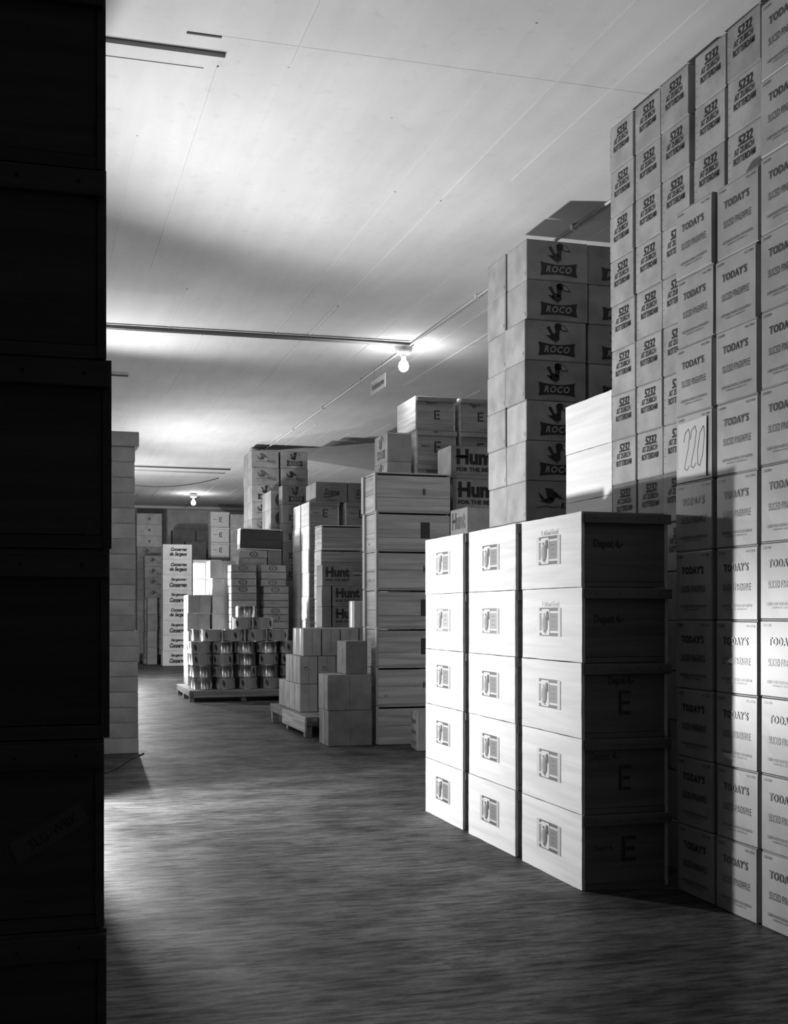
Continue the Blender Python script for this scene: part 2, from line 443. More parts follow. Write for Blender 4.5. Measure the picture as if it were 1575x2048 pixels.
# ceiling with a recessed slot at near the left-hand stacks
s0, s1, t0, t1 = -.4, .91, 6.02, 6.095
ceil = struct('ceiling', boxes('ceiling', [(XL - .2, XR + .2, YB - .2, t0, CEIL, CEIL + .2), (XL - .2, XR + .2, t1, YF + .2, CEIL, CEIL + .2),
      (XL - .2, s0, t0, t1, CEIL, CEIL + .2), (s1, XR + .2, t0, t1, CEIL, CEIL + .2), (s0, s1, t0, t1, CEIL + .05, CEIL + .2)], CEILM))
link('joint_strip', boxes('joint_strip', [(s0, s1, t0 + .002, t1 - .002, CEIL + .022, CEIL + .05)], plain('slot_timber', .22, .8)), ceil)
rr = random.Random(4)
for k in range(-3, 18):
    xr = .56 + .345 * k + rr.uniform(-.015, .015)
    ya = YB
    while ya < YF - 1:
        yb = min(ya + rr.uniform(2.2, 4.6), YF)
        if rr.random() < .62:
            hgt = rr.choice([.002, .003, .005, .007])
            xx = xr + rr.uniform(-.006, .006)
            link('formwork_ridge', boxes('formwork_ridge', [(xx - .005, xx + .005, ya, yb - .05, CEIL - hgt, CEIL + .01)], CEILM), ceil)
        ya = yb
link('formwork_ridge', boxes('formwork_ridge', [(.86, 3.9, 5.865, 5.871, CEIL - .0008, CEIL + .01)], CEILM), ceil)
link('formwork_ridge', boxes('formwork_ridge', [(-.4, .82, 6.237, 6.243, CEIL - .004, CEIL + .01)], CEILM), ceil)
link('formwork_ridge', boxes('formwork_ridge', [(.69, .86, 5.872, 5.882, CEIL - .010, CEIL + .01)], CEILM), ceil)

# pipes
def pipe(label, pts, r, mat, clips=()):
    o = link('conduit_pipe', tube('conduit_pipe', pts, r, mat)); setp(o, label, 'pipe', 'pipes on the ceiling')
    for c in clips: link('pipe_clip', boxes('pipe_clip', [(c[0] - .018, c[0] + .018, c[1] - .018, c[1] + .018, CEIL - 2 * r - .014, CEIL - .001)], mat), o)
pipe('pale cable pipe running down the ceiling above the right-hand stacks', [(3.73, 2.0, CEIL - .0205), (3.73, 32.1, CEIL - .0205)], .011, LIGHTPIPE,
     [(3.73, y) for y in (4, 6, 8, 10, 14, 16, 18, 22, 24, 26)])
pipe('upper of two dark pipes crossing the ceiling to the nearest bulb', [(-2.5, 12.21, CEIL - .025), (3.66, 11.985, CEIL - .025)], .015, IRON)
pipe('lower of two dark pipes crossing the ceiling to the nearest bulb', [(-2.5, 12.145, CEIL - .027), (3.70, 11.92, CEIL - .027)], .017, IRON)
pipe('thin pipe crossing the ceiling in front of the farthest bulb', [(-2.5, 23.4, CEIL - .025), (3.6, 23.4, CEIL - .025)], .015, IRON)
pipe('second thin pipe crossing the ceiling close behind the first', [(-2.5, 24.1, CEIL - .023), (3.6, 24.1, CEIL - .023)], .013, LIGHTPIPE)
pipe('short pipe end on the ceiling beside the dark left-hand stack', [(-.8, 14.5, CEIL - .022), (1.02, 14.5, CEIL - .022)], .012, IRON)
sag = [(.9 + 2.7 * i / 14, 25.0, CEIL - .02 - .22 * 4 * (i / 14) * (1 - i / 14)) for i in range(15)]
o = link('hanging_cable', tube('hanging_cable', sag, .009, CABLE, 6)); setp(o, 'dark cable sagging below the ceiling near the farthest bulb', 'cable')

# ceiling lamps
base_me = lathe('lamp_base', [(.095, 0), (.10, -.012), (.078, -.06), (.064, -.078), (.05, -.08)], 24, PORC)
neck_me = lathe('lamp_socket', [(.026, -.08), (.028, -.105), (.024, -.125)], 16, PORC)
bulb_me = lathe('glass_bulb', [(.018, -.125), (.026, -.142), (.046, -.168), (.055, -.205), (.047, -.238), (.026, -.256), (.002, -.262)], 20, GLOW)
def ceiling_lamp(x, y, label, watts):
    e = link('ceiling_lamp', None, None, (x, y, CEIL - .02)); setp(e, label, 'lamp', 'bare bulbs on the ceiling')
    link('lamp_base', base_me, e); link('lamp_socket', neck_me, e); link('glass_bulb', bulb_me, e)
    l = bpy.data.lights.new('bulb_light', 'POINT'); l.energy = watts; l.shadow_soft_size = .045
    lo = bpy.data.objects.new('bulb_light', l); COL.objects.link(lo); lo.location = (x, y, CEIL - .30)
ceiling_lamp(3.69, 12.10, 'glowing bare bulb in a white ceiling fitting, nearest the camera', 22)
ceiling_lamp(3.56, 20.4, 'bare ceiling bulb hidden above the tall stack of bird-emblem cartons', 30)
ceiling_lamp(3.52, 28.6, 'small glowing bare bulb at the far end of the ceiling', 26)

# hanging sign
sg = link('hanging_sign', boxes('hanging_sign', [(-.002, .002, -.30, .30, 0, .155)], PAPER_L), None, (3.68, 13.06, 3.80))
setp(sg, 'small lettered sign board hanging on two wires behind the nearest bulb', 'sign')
link('sign_lettering', Print().text('Fruchtkonserven', 0, .08, .50, .075, INK_G, bold=.02).mesh('sign_lettering'), sg, (-.0035, 0, 0), FACE_X)
for yy in (-.17, .17):
    link('wire', tube('wire', [(0, yy, .14), (0, yy, CEIL - 3.80)], .002, IRON, 5), sg)

# ================================================================== CRATES (front stack and its kin)
def depot_crate(w, d, h, seed, side=CRATE_Y, front=CRATE_X, label='full', mark='depot', batten=True, stamp=None, out=.012):
    k = Kind('wooden_crate', 'crate')
    H = h - .003; t = .016
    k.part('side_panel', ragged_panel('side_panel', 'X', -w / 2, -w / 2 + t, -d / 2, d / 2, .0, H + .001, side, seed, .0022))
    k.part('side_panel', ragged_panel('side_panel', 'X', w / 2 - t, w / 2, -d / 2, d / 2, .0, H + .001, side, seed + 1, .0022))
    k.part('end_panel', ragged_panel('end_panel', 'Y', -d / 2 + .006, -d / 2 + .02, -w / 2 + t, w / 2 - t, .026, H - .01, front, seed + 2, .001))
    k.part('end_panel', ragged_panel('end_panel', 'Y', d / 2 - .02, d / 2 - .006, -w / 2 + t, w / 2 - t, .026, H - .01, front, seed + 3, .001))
    k.part('bottom_board', boxes('bottom_board', [(-w / 2 + t, w / 2 - t, -d / 2 + .002, d / 2 - .002, .0, .024)], front))
    k.part('lid_board', boxes('lid_board', [(-w / 2 + .017, w / 2 - .017, -d / 2 + .001, -d / 2 * .02, H - .008, H)], front, .001))
    k.part('lid_board', boxes('lid_board', [(-w / 2 + .017, w / 2 - .017, d / 2 * .0, d / 2 - .001, H - .008, H)], front, .001))
    if batten:
        nails = [(x, -d / 2 - .0162, H - .028) for x in (-w * .35, -w * .08, w * .12, w * .38)]
        nm = boxes('nail_heads', [(a - .003, a + .003, b_ - .001, b_ + .001, c - .003, c + .003) for a, b_, c in nails], INK)
        k.part('batten', boxes('batten', [(-w / 2 + .012, w / 2 + out, -d / 2 - .015, -d / 2 + .006, H - .052, H - .006)], front, .002),
               subs=[('nail_heads', nm, (0, 0, 0), (0, 0, 0))])
        k.part('batten', boxes('batten', [(-w / 2 + .012, w / 2 - .012, d / 2 - .006, d / 2 + .014, H - .052, H - .006)], front, .002))
    fy = -d / 2 + .0045
    if mark:
        p = Print()
        if mark == 'depot': p.text('Depot 4.-', -.085, .20, .155, .052, INK, bold=.06)
        if mark == 'depotE':
            p.text('Depot 4.-', -.02, .265, .135, .050, INK, bold=.06); stencilE(p, .0, .165, .065, .115)
        if mark == 'depotE2':
            p.text('Depot 4.-', -.105, .265, .155, .05, INK, bold=.02); stencilE(p, .0, .165, .065, .12)
        if mark == 'E':
            p.text('Depot 4.-', -.11, .19, .11, .035, INK, bold=.02); stencilE(p, .02, .185, .075, .12)
        if mark == 'Etop':
            p.text('Depot 4.-', -.04, .285, .13, .035, INK, bold=.02); stencilE(p, .02, .165, .065, .10)
        k.part('stencilled_mark', p.mesh('stencilled_mark'), (0, fy, 0), FACE_Y, 'black stencilled lettering')
    if label:
        k.part('paper_label', veg_label(label).mesh('paper_label'), (-w / 2 - .0015, .02, h * .53), FACE_X, 'printed paper label with a gherkin')
    if stamp:
        k.part('pencilled_note', Print().text(stamp, 0, 0, .20, .026, INK_F, bold=.0).mesh('pencilled_note'), (-w / 2 - .0015, .0, h * .53 + .088), FACE_X)
    return k
def stencilE(p, cx, cz, w, h, mat=None):
    m = mat or INK; t = w * .27
    p.rect(cx - w / 2, cx - w / 2 + t, cz - h / 2, cz + h / 2, m)
    for (dz, L_) in ((h / 2 - t / 2, 1), (0, .92), (-h / 2 + t / 2, 1)):
        p.rect(cx - w / 2 + t + .004, cx - w / 2 + w * L_, cz + dz - t * .45, cz + dz + t * .45, m)
def veg_label(mode):
    p = Print(); a, b_ = (V1, V2) if mode != 'pale' else (V3, V1)
    p.rect(-.15, .13, -.092, .088, plain_cache('label_paper', .42), 0)
    p.rect(-.115, .115, .068, .088, b_, 1); p.rect(-.115, .115, -.088, -.068, b_, 1)
    p.rect(-.115, .115, -.055, .055, a, 1)
    p.rect(.115, .150, -.09, .086, plain_cache('label_margin', .32), 1)
    def rrect(x0, x1, z0, z1, r, mat, ly):
        pts = []
        for (cx, cz, q0) in ((x1 - r, z1 - r, 0), (x0 + r, z1 - r, 90), (x0 + r, z0 + r, 180), (x1 - r, z0 + r, 270)):
            for q in range(5): t = math.radians(q0 + q * 22.5); pts.append((cx + r * math.cos(t), cz + r * math.sin(t)))
        p.poly(pts, mat, ly)
    rrect(-.088, .012, -.082, .080, .012, V0, 2)
    p.ell(-.047, -.012, .036, .052, V3, 3); p.ell(-.036, -.012, .025, .050, V1, 4); p.ell(-.026, -.010, .012, .044, V2, 5)
    p.ell(-.045, -.058, .016, .008, V2, 5)
    p.poly([(-.030, .052), (-.016, .068), (-.002, .060), (.002, .030), (.002, .0), (-.010, .022), (-.026, .034)], V2, 6)
    p.poly([(-.075, .052), (-.060, .048), (-.046, .056), (-.052, .044), (-.046, .034), (-.060, .040)], INK, 6)
    p.rect(-.052, -.026, -.074, -.068, V1, 3)
    for q in range(3): p.rect(.04, .085, .03 - q * .03, .034 - q * .03, V2, 2)
    p.v = [(x * .97, y, z * .80) for (x, y, z) in p.v]
    return p
_pc = {}
def plain_cache(n, v):
    if n not in _pc: _pc[n] = plain(n, v, .6)
    return _pc[n]

CW, CD, CH = .45, .72, .355
front_marks = ['depot', 'depot', 'depotE', 'depotE2', 'E']
front = [[depot_crate(CW, CD, CH, 100 + c * 50 + r * 7, label=('pale' if (c, r) in ((1, 1), (2, 1)) else 'full'), mark=front_marks[r],
                      stamp=('F. Adliswil-Grund' if c == 0 and r < 2 else None)) for r in range(5)] for c in range(3)]
colname = ['near column of the bright gherkin-label block', 'middle column of the bright gherkin-label block', 'far column of the bright gherkin-label block']
for c, y0 in enumerate((5.12, 5.93, 6.755)):
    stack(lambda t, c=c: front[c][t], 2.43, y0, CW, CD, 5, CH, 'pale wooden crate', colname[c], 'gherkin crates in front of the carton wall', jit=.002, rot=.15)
    
# two of the same crates higher up behind the block, on a pallet
def pallet(x, y, w, d, z, label, boards=6, side_board=False, mat=OLDWOOD):
    e = link('pallet', None, None, (x, y, 0)); setp(e, label, 'pallet', 'wooden pallets on the floor')
    bw = d / boards
    for i in range(boards):
        link('deck_board', boxes('deck_board', [(0, w, i * bw + .008, (i + 1) * bw - .008, z - .022, z - .002)], mat, .002), e)
    for i in range(3):
        xx = (.0, w / 2 - .04, w - .08)[i]
        link('stringer', boxes('stringer', [(xx, xx + .08, .01, d - .01, z - .022 - .07, z - .0225)], mat, .002), e)
        for yy in (.04, d / 2 - .05, d - .14):
            link('foot', boxes('foot', [(xx + .005, xx + .075, yy, yy + .10, 0, z - .0925)], mat, .002), e)
    return e
plainc = [depot_crate(.40, .62, .2985, 400 + 9 * i, label=None, mark=None) for i in range(3)]
pallet(3.12, 6.18, .40, .63, .18, 'low pallet under the pale unmarked crates behind the gherkin crates', 5)
stack(lambda t: plainc[t % 3], 3.12, 6.18, .40, .62, 8, .2985, 'pale unmarked wooden crate', 'stack rising behind the gherkin-label block', 'unmarked crates behind the gherkin crates', z0=.18, jit=.002, rot=.2, hide=3)

# dark crates at the left edge
dcr = [depot_crate(.42, .70, .355, 600 + 9 * i, label=None, mark=None, side=CRATE_SHADOW, front=CRATE_SHADOW, out=-.002) for i in range(3)]
_lb = ['front column at the left frame edge'] + ['%s hidden column behind the left frame edge' % q for q in ('first', 'second', 'third', 'fourth', 'fifth')]
for c in range(6):
    y0 = 2.31 + .88 * c - (.08 if c else 0)
    for i in range(10 if c == 0 else 11):
        n = 10 if c == 0 else 11
        t = n - 1 - i
        if c or i > 7:
            HID.setdefault(('wooden_crate', _lb[c]), []).append((-.31, .095, y0, y0 + .70, i * .355, i * .355 + .352)); continue
        dx = (-.006, 0, -.004, .006, .008, 0, -.002, .002, 0, 0)[i]
        k = dcr[i % 3]
        r_ = k.put((.123 - .21 + dx, y0 + .35, i * .355), math.radians(R.uniform(-.2, .2)), 'dark shadowed wooden crate, %s, %s' % (ORD[7 - i] if i < 7 else 'highest in view', _lb[c]), 'dark crates along the left side')
        if c == 0 and i == 2:
            tag_ = Print().poly([(-.075, -.02), (.075, -.02), (.075, .02), (-.068, .024)], STICK, 0).text('SLG-WBK', .01, 0, .10, .018, INK, bold=.0, layer=1)
            c2 = link('paper_sticker', tag_.mesh('paper_sticker'), r_, (.11, -.35 + .003, .18), (0, math.radians(-31), 0)); setp(c2, 'slanted paper sticker')
# tall cartons behind the near floodlight, deeper on the left
hidc = carton(.55, .45, .36, KRAFT_D, 5)
for c in range(4):
    stack(hidc, -.44, 8.57 + .47 * c, .55, .45, 11, .36, 'dull kraft carton', '%s column hidden behind the dark left crates' % ('first', 'second', 'third', 'fourth')[c], 'cartons behind the dark crates', jit=.002, hide=0)

# ================================================================== RIGHT WALL: cartons stencilled 5232 and pineapple cartons
def k5232(w, d, h, seed):
    k = carton(w, d, h, KRAFT, seed, bulge=.0015)
    p = Print()
    p.text('5232', .012, h * .785, d * .42, h * .19, INK_M, bold=.022, shear=.1)
    p.text('AT ZURICH', .0, h * .61, d * .58, h * .12, INK_M, bold=.025, shear=.05, space=1.0)
    p.text('ROTTERDAM', .003, h * .45, d * .64, h * .13, INK_M, bold=.025, shear=.05)
    k.part('printed_lettering', p.mesh(), (-w / 2 - .0035, 0, 0), FACE_X, 'black printed shipping lettering')
    s = Print()
    for i in range(6): s.rect(-d / 2 + .10 + .022 * i + .04, -d / 2 + .108 + .022 * i + .04, h * .945, h * .95, INK_F)
    for i in range(5): s.rect(-d / 2 + .012, -d / 2 + .020, h * (.2 + .15 * i), h * (.2 + .15 * i) + .003, INK_F)
    k.part('staples', s.mesh('staples'), (-w / 2 - .0035, 0, 0), FACE_X, kind='stuff')
    return k
P52 = .2515
v52 = [k5232(.34, .275, P52, 20 + i) for i in range(3)]
X5 = 3.09
ys52 = [5.875, 5.572, 5.285, 4.962, 4.668]
cn52 = ['farthest column of the right-hand wall', 'second column from the far end', 'third column from the far end', 'fourth column from the far end', 'fifth column from the far end']
for c, y0 in enumerate(ys52):
    stack(lambda t, c=c: v52[(t * 2 + c) % 3], X5, y0, .34, .275, 16, P52, 'kraft carton printed 5232', cn52[c], 'cartons printed 5232 on the right', jit=.004, rot=.5, lean=(0, (-.07, -.05, -.04, -.02, -.02)[c]), hide=(9, 9, 10, 3, 3)[c])

def kpine(w, d, h, seed, sticker=False, blank=False):
    k = carton(w, d, h, GLAZED, seed, bulge=.001, dent=.001)
    c = Print().text('2 DOZEN', -d * .36, h * .925, d * .17, h * .032, INK, bold=.02)
    c2 = Print().text('NO. 2 TINS', d * .33, h * .925, d * .21, h * .032, INK, bold=.02)
    p = Print().text("TODAY'S", -.005, h * .72, d * .60, h * .112, INK, bold=.025, space=1.15)
    pl = Print().text('SLICED PINEAPPLE', .0, h * .45, d * .66, h * .098, INK_G, bold=.012)
    m = Print().text('CALIFORNIA PACKING CORPORATION', .0, h * .20, d * .72, h * .042, INK_G, bold=.02, res=1)
    m.text('SAN FRANCISCO, CALIFORNIA, U.S.A.', .0, h * .15, d * .48, h * .028, INK_G, bold=.02, res=1)
    k.part('corner_lettering', c.mesh('corner_lettering'), (-w / 2 - .003, 0, 0), FACE_X)
    k.part('corner_lettering', c2.mesh('corner_lettering'), (-w / 2 - .003, 0, 0), FACE_X)
    k.part('printed_lettering', p.mesh(), (-w / 2 - .003, 0, 0), FACE_X, 'bold dark printed word')
    k.part('product_line', pl.mesh('product_line'), (-w / 2 - .003, 0, 0), FACE_X)
    k.part('maker_line', m.mesh('maker_line'), (-w / 2 - .003, 0, 0), FACE_X)
    if sticker:
        s = Print().poly([(-.125, .02), (.115, .0), (.12, .27), (-.13, .262)], V0, 0)
        def num(pts, ox): s.line([(ox + a * 1.15, b_) for a, b_ in pts], .0046, INK, 1)
        two = [(-.028, .175), (-.018, .215), (.008, .232), (.018, .205), (.005, .14), (-.018, .075), (-.022, .052), (-.004, .042), (.016, .062)]
        num(two, -.045); num([(a + .0, b_ + .006) for a, b_ in two], .012)
        num([(.02, .225), (-.002, .20), (-.02, .12), (-.018, .062), (-.004, .052), (.018, .10), (.032, .19), (.026, .228), (.018, .222)], .066)
        k.part('paper_notice', s.mesh('paper_notice'), (-w / 2 - .006, .0, h * .04), FACE_X, 'white paper sheet with the handwritten number 220')
    return k
PP = .3165
PX = 2.87
vp = [kpine(.195, .315, PP, 40 + i) for i in range(3)]
vps = kpine(.195, .315, PP, 47, sticker=True)
stack(lambda t: vps if t == 3 else vp[t % 3], PX, 4.712, .195, .315, 10, PP, 'pineapple carton', 'far column of the lower pineapple pile', 'pineapple cartons on the right', jit=.003, rot=.3,
      fixed={0: (-.01, -.018), 1: (-.006, -.016), 8: (0, -.006), 9: (0, -.01)})
stack(lambda t: vp[(t + 1) % 3], PX, 4.362, .195, .315, 10, PP, 'pineapple carton', 'near column of the lower pineapple pile', 'pineapple cartons on the right', jit=.003, rot=.3,
      fixed={1: (0, .014), 0: (0, .0)})
PC = .3178
vpc = [kpine(.30, .32, PC, 60 + i) for i in range(3)]
stack(lambda t: vpc[t % 3], PX, 4.018, .30, .32, 12, PC, 'pineapple carton', 'tall column at the right frame edge', 'pineapple cartons on the right', jit=.003, rot=.3)

# ================================================================== bird-emblem cartons
def bird(p, cx, cz, s, mat, light):
    """plain perched bird silhouette"""
    p.ell(cx - .02 * s, cz - .10 * s, .17 * s, .12 * s, mat, 1, rot=-.2)
    p.poly([(cx - .02 * s, cz - .12 * s), (cx + .13 * s, cz - .06 * s), (cx + .16 * s, cz + .20 * s), (cx + .10 * s, cz + .34 * s), (cx - .02 * s, cz + .30 * s), (cx + .0 * s, cz + .05 * s)], mat, 1)
    p.ell(cx + .10 * s, cz + .24 * s, .13 * s, .11 * s, mat, 1)
    p.poly([(cx - .15 * s, cz - .02 * s), (cx - .30 * s, cz + .20 * s), (cx - .20 * s, cz + .24 * s), (cx - .06 * s, cz - .02 * s)], mat, 1)
    p.poly([(cx - .12 * s, cz - .18 * s), (cx - .32 * s, cz - .04 * s), (cx - .10 * s, cz - .06 * s)], mat, 1)
    p.poly([(cx + .18 * s, cz + .32 * s), (cx + .32 * s, cz + .27 * s), (cx + .45 * s, cz + .11 * s), (cx + .20 * s, cz + .12 * s)], mat, 1)
    p.poly([(cx + .20 * s, cz + .29 * s), (cx + .31 * s, cz + .245 * s), (cx + .40 * s, cz + .13 * s), (cx + .22 * s, cz + .14 * s)], light, 2)
    p.rect(cx - .03 * s, cx - .01 * s, cz - .28 * s, cz - .2 * s, mat, 1); p.rect(cx + .03 * s, cx + .05 * s, cz - .28 * s, cz - .2 * s, mat, 1)
def flying(p, cx, cz, s, mat):
    p.ell(cx, cz, .16 * s, .09 * s, mat, 1, rot=.2)
    p.poly([(cx - .05 * s, cz + .02 * s), (cx - .14 * s, cz + .36 * s), (cx + .10 * s, cz + .34 * s), (cx + .24 * s, cz + .14 * s), (cx + .10 * s, cz - .02 * s)], mat, 1)
    p.poly([(cx - .10 * s, cz), (cx - .38 * s, cz + .26 * s), (cx - .26 * s, cz + .02 * s)], mat, 1)
    p.poly([(cx - .08 * s, cz - .06 * s), (cx - .34 * s, cz - .04 * s), (cx - .10 * s, cz + .02 * s)], mat, 1)
    p.poly([(cx + .12 * s, cz + .30 * s), (cx + .50 * s, cz + .02 * s), (cx + .20 * s, cz + .10 * s)], mat, 1)
    p.line([(cx - .42 * s, cz - .22 * s), (cx - .1 * s, cz - .17 * s), (cx + .12 * s, cz - .21 * s), (cx + .3 * s, cz - .17 * s)], .022 * s, mat, 1)
def bowtie(p, cx, cz, w, h, mat, light, word='ROCO'):
    pts = []
    n = 8
    for i in range(n + 1):
        u = i / n; pts.append((cx - w / 2 + w * u, cz + h / 2 - h * .18 * math.sin(math.pi * u)))
    for i in range(1, n):
        u = i / n; pts.append((cx + w / 2 - w * .03 * math.sin(math.pi * u), cz + h / 2 - h * u))
    for i in range(n + 1):
        u = i / n; pts.append((cx + w / 2 - w * u, cz - h / 2 + h * .14 * math.sin(math.pi * u)))
    for i in range(1, n):
        u = i / n; pts.append((cx - w / 2 + w * .03 * math.sin(math.pi * u), cz - h / 2 + h * u))
    p.poly(pts, mat, 1)
    p.text(word, cx, cz - h * .02, w * .70, h * .50, light, bold=.03, shear=.25, space=1.15, layer=2)
LITP = plain('unprinted_letter', .30, .6)
def kbird(w, d, h, seed, mode='bow', face='Y', mat=KRAFT, ink=INK):
    k = carton(w, d, h, mat, seed, bulge=.001, dent=.001)
    p = Print(); fw = w if face == 'Y' else d
    if mode == 'bow':
        s = min(fw, .47)
        bowtie(p, fw * .02, h * .30, s * .60, h * .34, ink, LITP); bird(p, -.012 + fw * .02, h * .675, h * .80, ink, LITP)
    elif mode == 'fly':
        flying(p, -fw * .12, h * .52, h * .85, ink)
        p.text('ROCO', fw * .22, h * .36, fw * .32, h * .17, ink, bold=.03, shear=.2, rot=-.16, layer=2, space=1.1)
    elif mode == 'disc':
        p.ell(-fw * .05, h * .5, h * .40, h * .40, ink, 1, 24)
        p.text('R', -fw * .05, h * .5, h * .2, h * .36, LITP, bold=.04, layer=2)
    if face == 'Y': k.part('printed_emblem', p.mesh('printed_emblem'), (0, -d / 2 - .003, 0), FACE_Y, 'dark printed bird emblem')
    else: k.part('printed_emblem', p.mesh('printed_emblem'), (-w / 2 - .003, 0, 0), FACE_X, 'dark printed bird emblem')
    sm = Print().rect(d / 2 - .022, d / 2 - .016, .03, .055, INK_F)
    k.part('staple', sm.mesh('staple'), (-w / 2 - .003, 0, 0), FACE_X)
    return k
RH = .2755
rb = [kbird(.46, .35, RH, 70 + i) for i in range(2)]; rfly = kbird(.46, .35, RH, 75, 'fly')
sel = lambda t: rfly if t in (6, 9, 12) else rb[t % 2]
def wob(seed):
    q = random.Random(seed); return {t: (q.uniform(-.008, .008), 0) for t in range(14)}
stack(sel, 3.19, 7.61, .46, .35, 14, RH, 'kraft bird-emblem carton', 'near-left column of the tall middle stack', 'bird-emblem cartons in the tall stack', jit=.001, rot=.2, fixed=wob(2), hide=7)
stack(sel, 3.668, 7.62, .46, .35, 14, RH, 'kraft bird-emblem carton', 'right column of the tall middle stack', 'bird-emblem cartons in the tall stack', jit=.001, rot=.2, fixed=wob(3), hide=5)
stack(sel, 3.195, 7.975, .46, .35, 14, RH, 'kraft carton showing its blank side', 'rear column of the tall middle stack', 'bird-emblem cartons in the tall stack', jit=.001, rot=.2, z0=-.0, fixed=wob(4), hide=7)

# ================================================================== slatted pine crates (middle)
def pine_crate(w, d, h, seed, split=.36, mark='label', mat=PINE_X, post=True):
    k = Kind('wooden_crate', 'crate'); H = h - .003
    z0 = .014; z1 = H - .032
    zs = z0 + (z1 - z0) * split
    k.part('front_board', boxes('front_board', [(-w / 2 + .012, w / 2 - .002, -d / 2, -d / 2 + .014, z0, zs - .0015)], mat, .0015))
    k.part('front_board', boxes('front_board', [(-w / 2 + .012, w / 2 - .002, -d / 2 + .001, -d / 2 + .015, zs + .0015, z1)], mat, .0015))
    k.part('rear_board', boxes('rear_board', [(-w / 2 + .012, w / 2 - .002, d / 2 - .014, d / 2, z0, z1)], mat, .0015))
    k.part('bottom_board', boxes('bottom_board', [(-w / 2 + .012, w / 2 - .004, -d / 2 - .004, d / 2, 0, .0125)], PINE_X))
    k.part('lid_board', boxes('lid_board', [(-w / 2 + .012, w / 2 - .004, -d / 2 - .001, -.004, H - .013, H)], PINE_X, .001))
    k.part('lid_board', boxes('lid_board', [(-w / 2 + .012, w / 2 - .004, .004, d / 2, H - .013, H)], PINE_X, .001))
    for s in (-1, 1):
        a, b_ = (-w / 2 + .013, -w / 2 + .03) if s < 0 else (w / 2 - .03, w / 2 - .015)
        k.part('end_board', boxes('end_board', [(a, b_, -d / 2 + .015, d / 2 - .015, .014, H * .45)], PINE_Y, .0015))
        k.part('end_board', boxes('end_board', [(a, b_, -d / 2 + .015, d / 2 - .015, H * .45 + .003, H - .02)], PINE_Y, .0015))
    if post:
        k.part('corner_post', boxes('corner_post', [(-w / 2 - .008, -w / 2 + .012, -d / 2 - .004, -d / 2 + .055, .003, H - .003)], PINE_Z, .002))
        k.part('corner_post', boxes('corner_post', [(-w / 2 - .008, -w / 2 + .012, d / 2 - .11, d / 2 - .03, .003, H - .003)], PINE_Z, .002))
    p = Print()
    if mark == 'label':
        p.rect(.07, .165, h * .30, h * .72, DARKPAPER)
        p.rect(.093, .142, h * .56, h * .575, INK_G, 1).rect(.098, .137, h * .52, h * .535, INK_G, 1)
        k.part('paper_label', p.mesh('paper_label'), (0, -d / 2 - .002, 0), FACE_Y, 'small dark paper label')
    elif mark == 'stamp':
        p.rect(.098, .106, h * .42, h * .60, INK).rect(.116, .124, h * .42, h * .60, INK).rect(.106, .116, h * .50, h * .525, INK)
        k.part('burnt_stamp', p.mesh('burnt_stamp'), (0, -d / 2 - .002, 0), FACE_Y)
    for i in range(1):
        nl = [(-w / 2 + .03, h * .2), (-w / 2 + .03, h * .75), (w / 2 - .02, h * .25), (w / 2 - .02, h * .8)]
        q = Print()
        for (a, b_) in nl: q.ell(a, b_, .003, .003, INK, 0, 6)
        k.part('nail_heads', q.mesh('nail_heads'), (0, -d / 2 - .002, 0), FACE_Y, kind='stuff')
    return k
pm = ['stamp', 'label', 'stamp', 'label', 'label', 'stamp', None]
psplit = [.36, .32, .5, .30, .36, .5, .5]
pk = [pine_crate(.775 if i == 0 else .76, .56, .384, 0, psplit[i], pm[i]) for i in range(7)]
stack(lambda t: pk[t], 3.185, 11.37, .76, .56, 7, .384, 'knotty pine box crate', 'tall stack at the middle of the aisle side', 'knotty pine crates', jit=.005, rot=.35, lean=(.015, 0))

# plain cartons in front of them
def kseam(w, d, h, seed, mat=KRAFT, tape=True, slip=None):
    k = carton(w, d, h, mat, seed)
    p = Print().rect(-.0015, .0015, .01, h - .01, INK_G, 0)
    k.part('board_seam', p.mesh('board_seam'), (0, -d / 2 - .003, 0), FACE_Y)
    if tape:
        k.part('tape_strip', Print().rect(-.03, .03, .004, h - .006, TAPE).mesh('tape_strip'), (-w / 2 - .003, 0, 0), FACE_X)
        k.part('board_seam', Print().rect(-.0015, .0015, .004, h - .006, INK_G, 1).mesh('board_seam'), (-w / 2 - .003, 0, 0), FACE_X)
    if slip:
        k.part('paper_slip', Print().rect(-w * .32, w * .40, h * .42, h * .70, KRAFT_L).text('24/1', -w * .15, h * .60, w * .25, h * .07, INK, bold=.03, layer=1)
               .rect(-w * .28, w * .1, h * .5, h * .515, INK_G, 1).mesh('paper_slip'), (0, -d / 2 - .003, 0), FACE_Y, 'pale paper slip')
    return k
kc = kseam(.44, .39, .347, 81, KRAFT)
stack(kc, 2.69, 11.33, .44, .39, 2, .347, 'large plain kraft carton with centre seam', 'before the pine crates', 'large kraft cartons on the floor', jit=.003)
kup = carton(.22, .30, .325, GREYB, 83)
kup.part('round_mark', Print().ell(0, .17, .045, .09, INK_F, 0).ell(0, .17, .025, .06, GREYB, 1).mesh('round_mark'), (-.113, 0, 0), FACE_X)
kup.put((2.99, 11.56, .694), math.radians(3), 'smaller grey upright carton standing on the two large kraft cartons')
# small pineapple carton on the floor
ke = kpine(.26, .30, .37, 85)
ke.put((3.55, 10.86, 0), math.radians(-6), 'single small pineapple carton with open top standing on the floor')

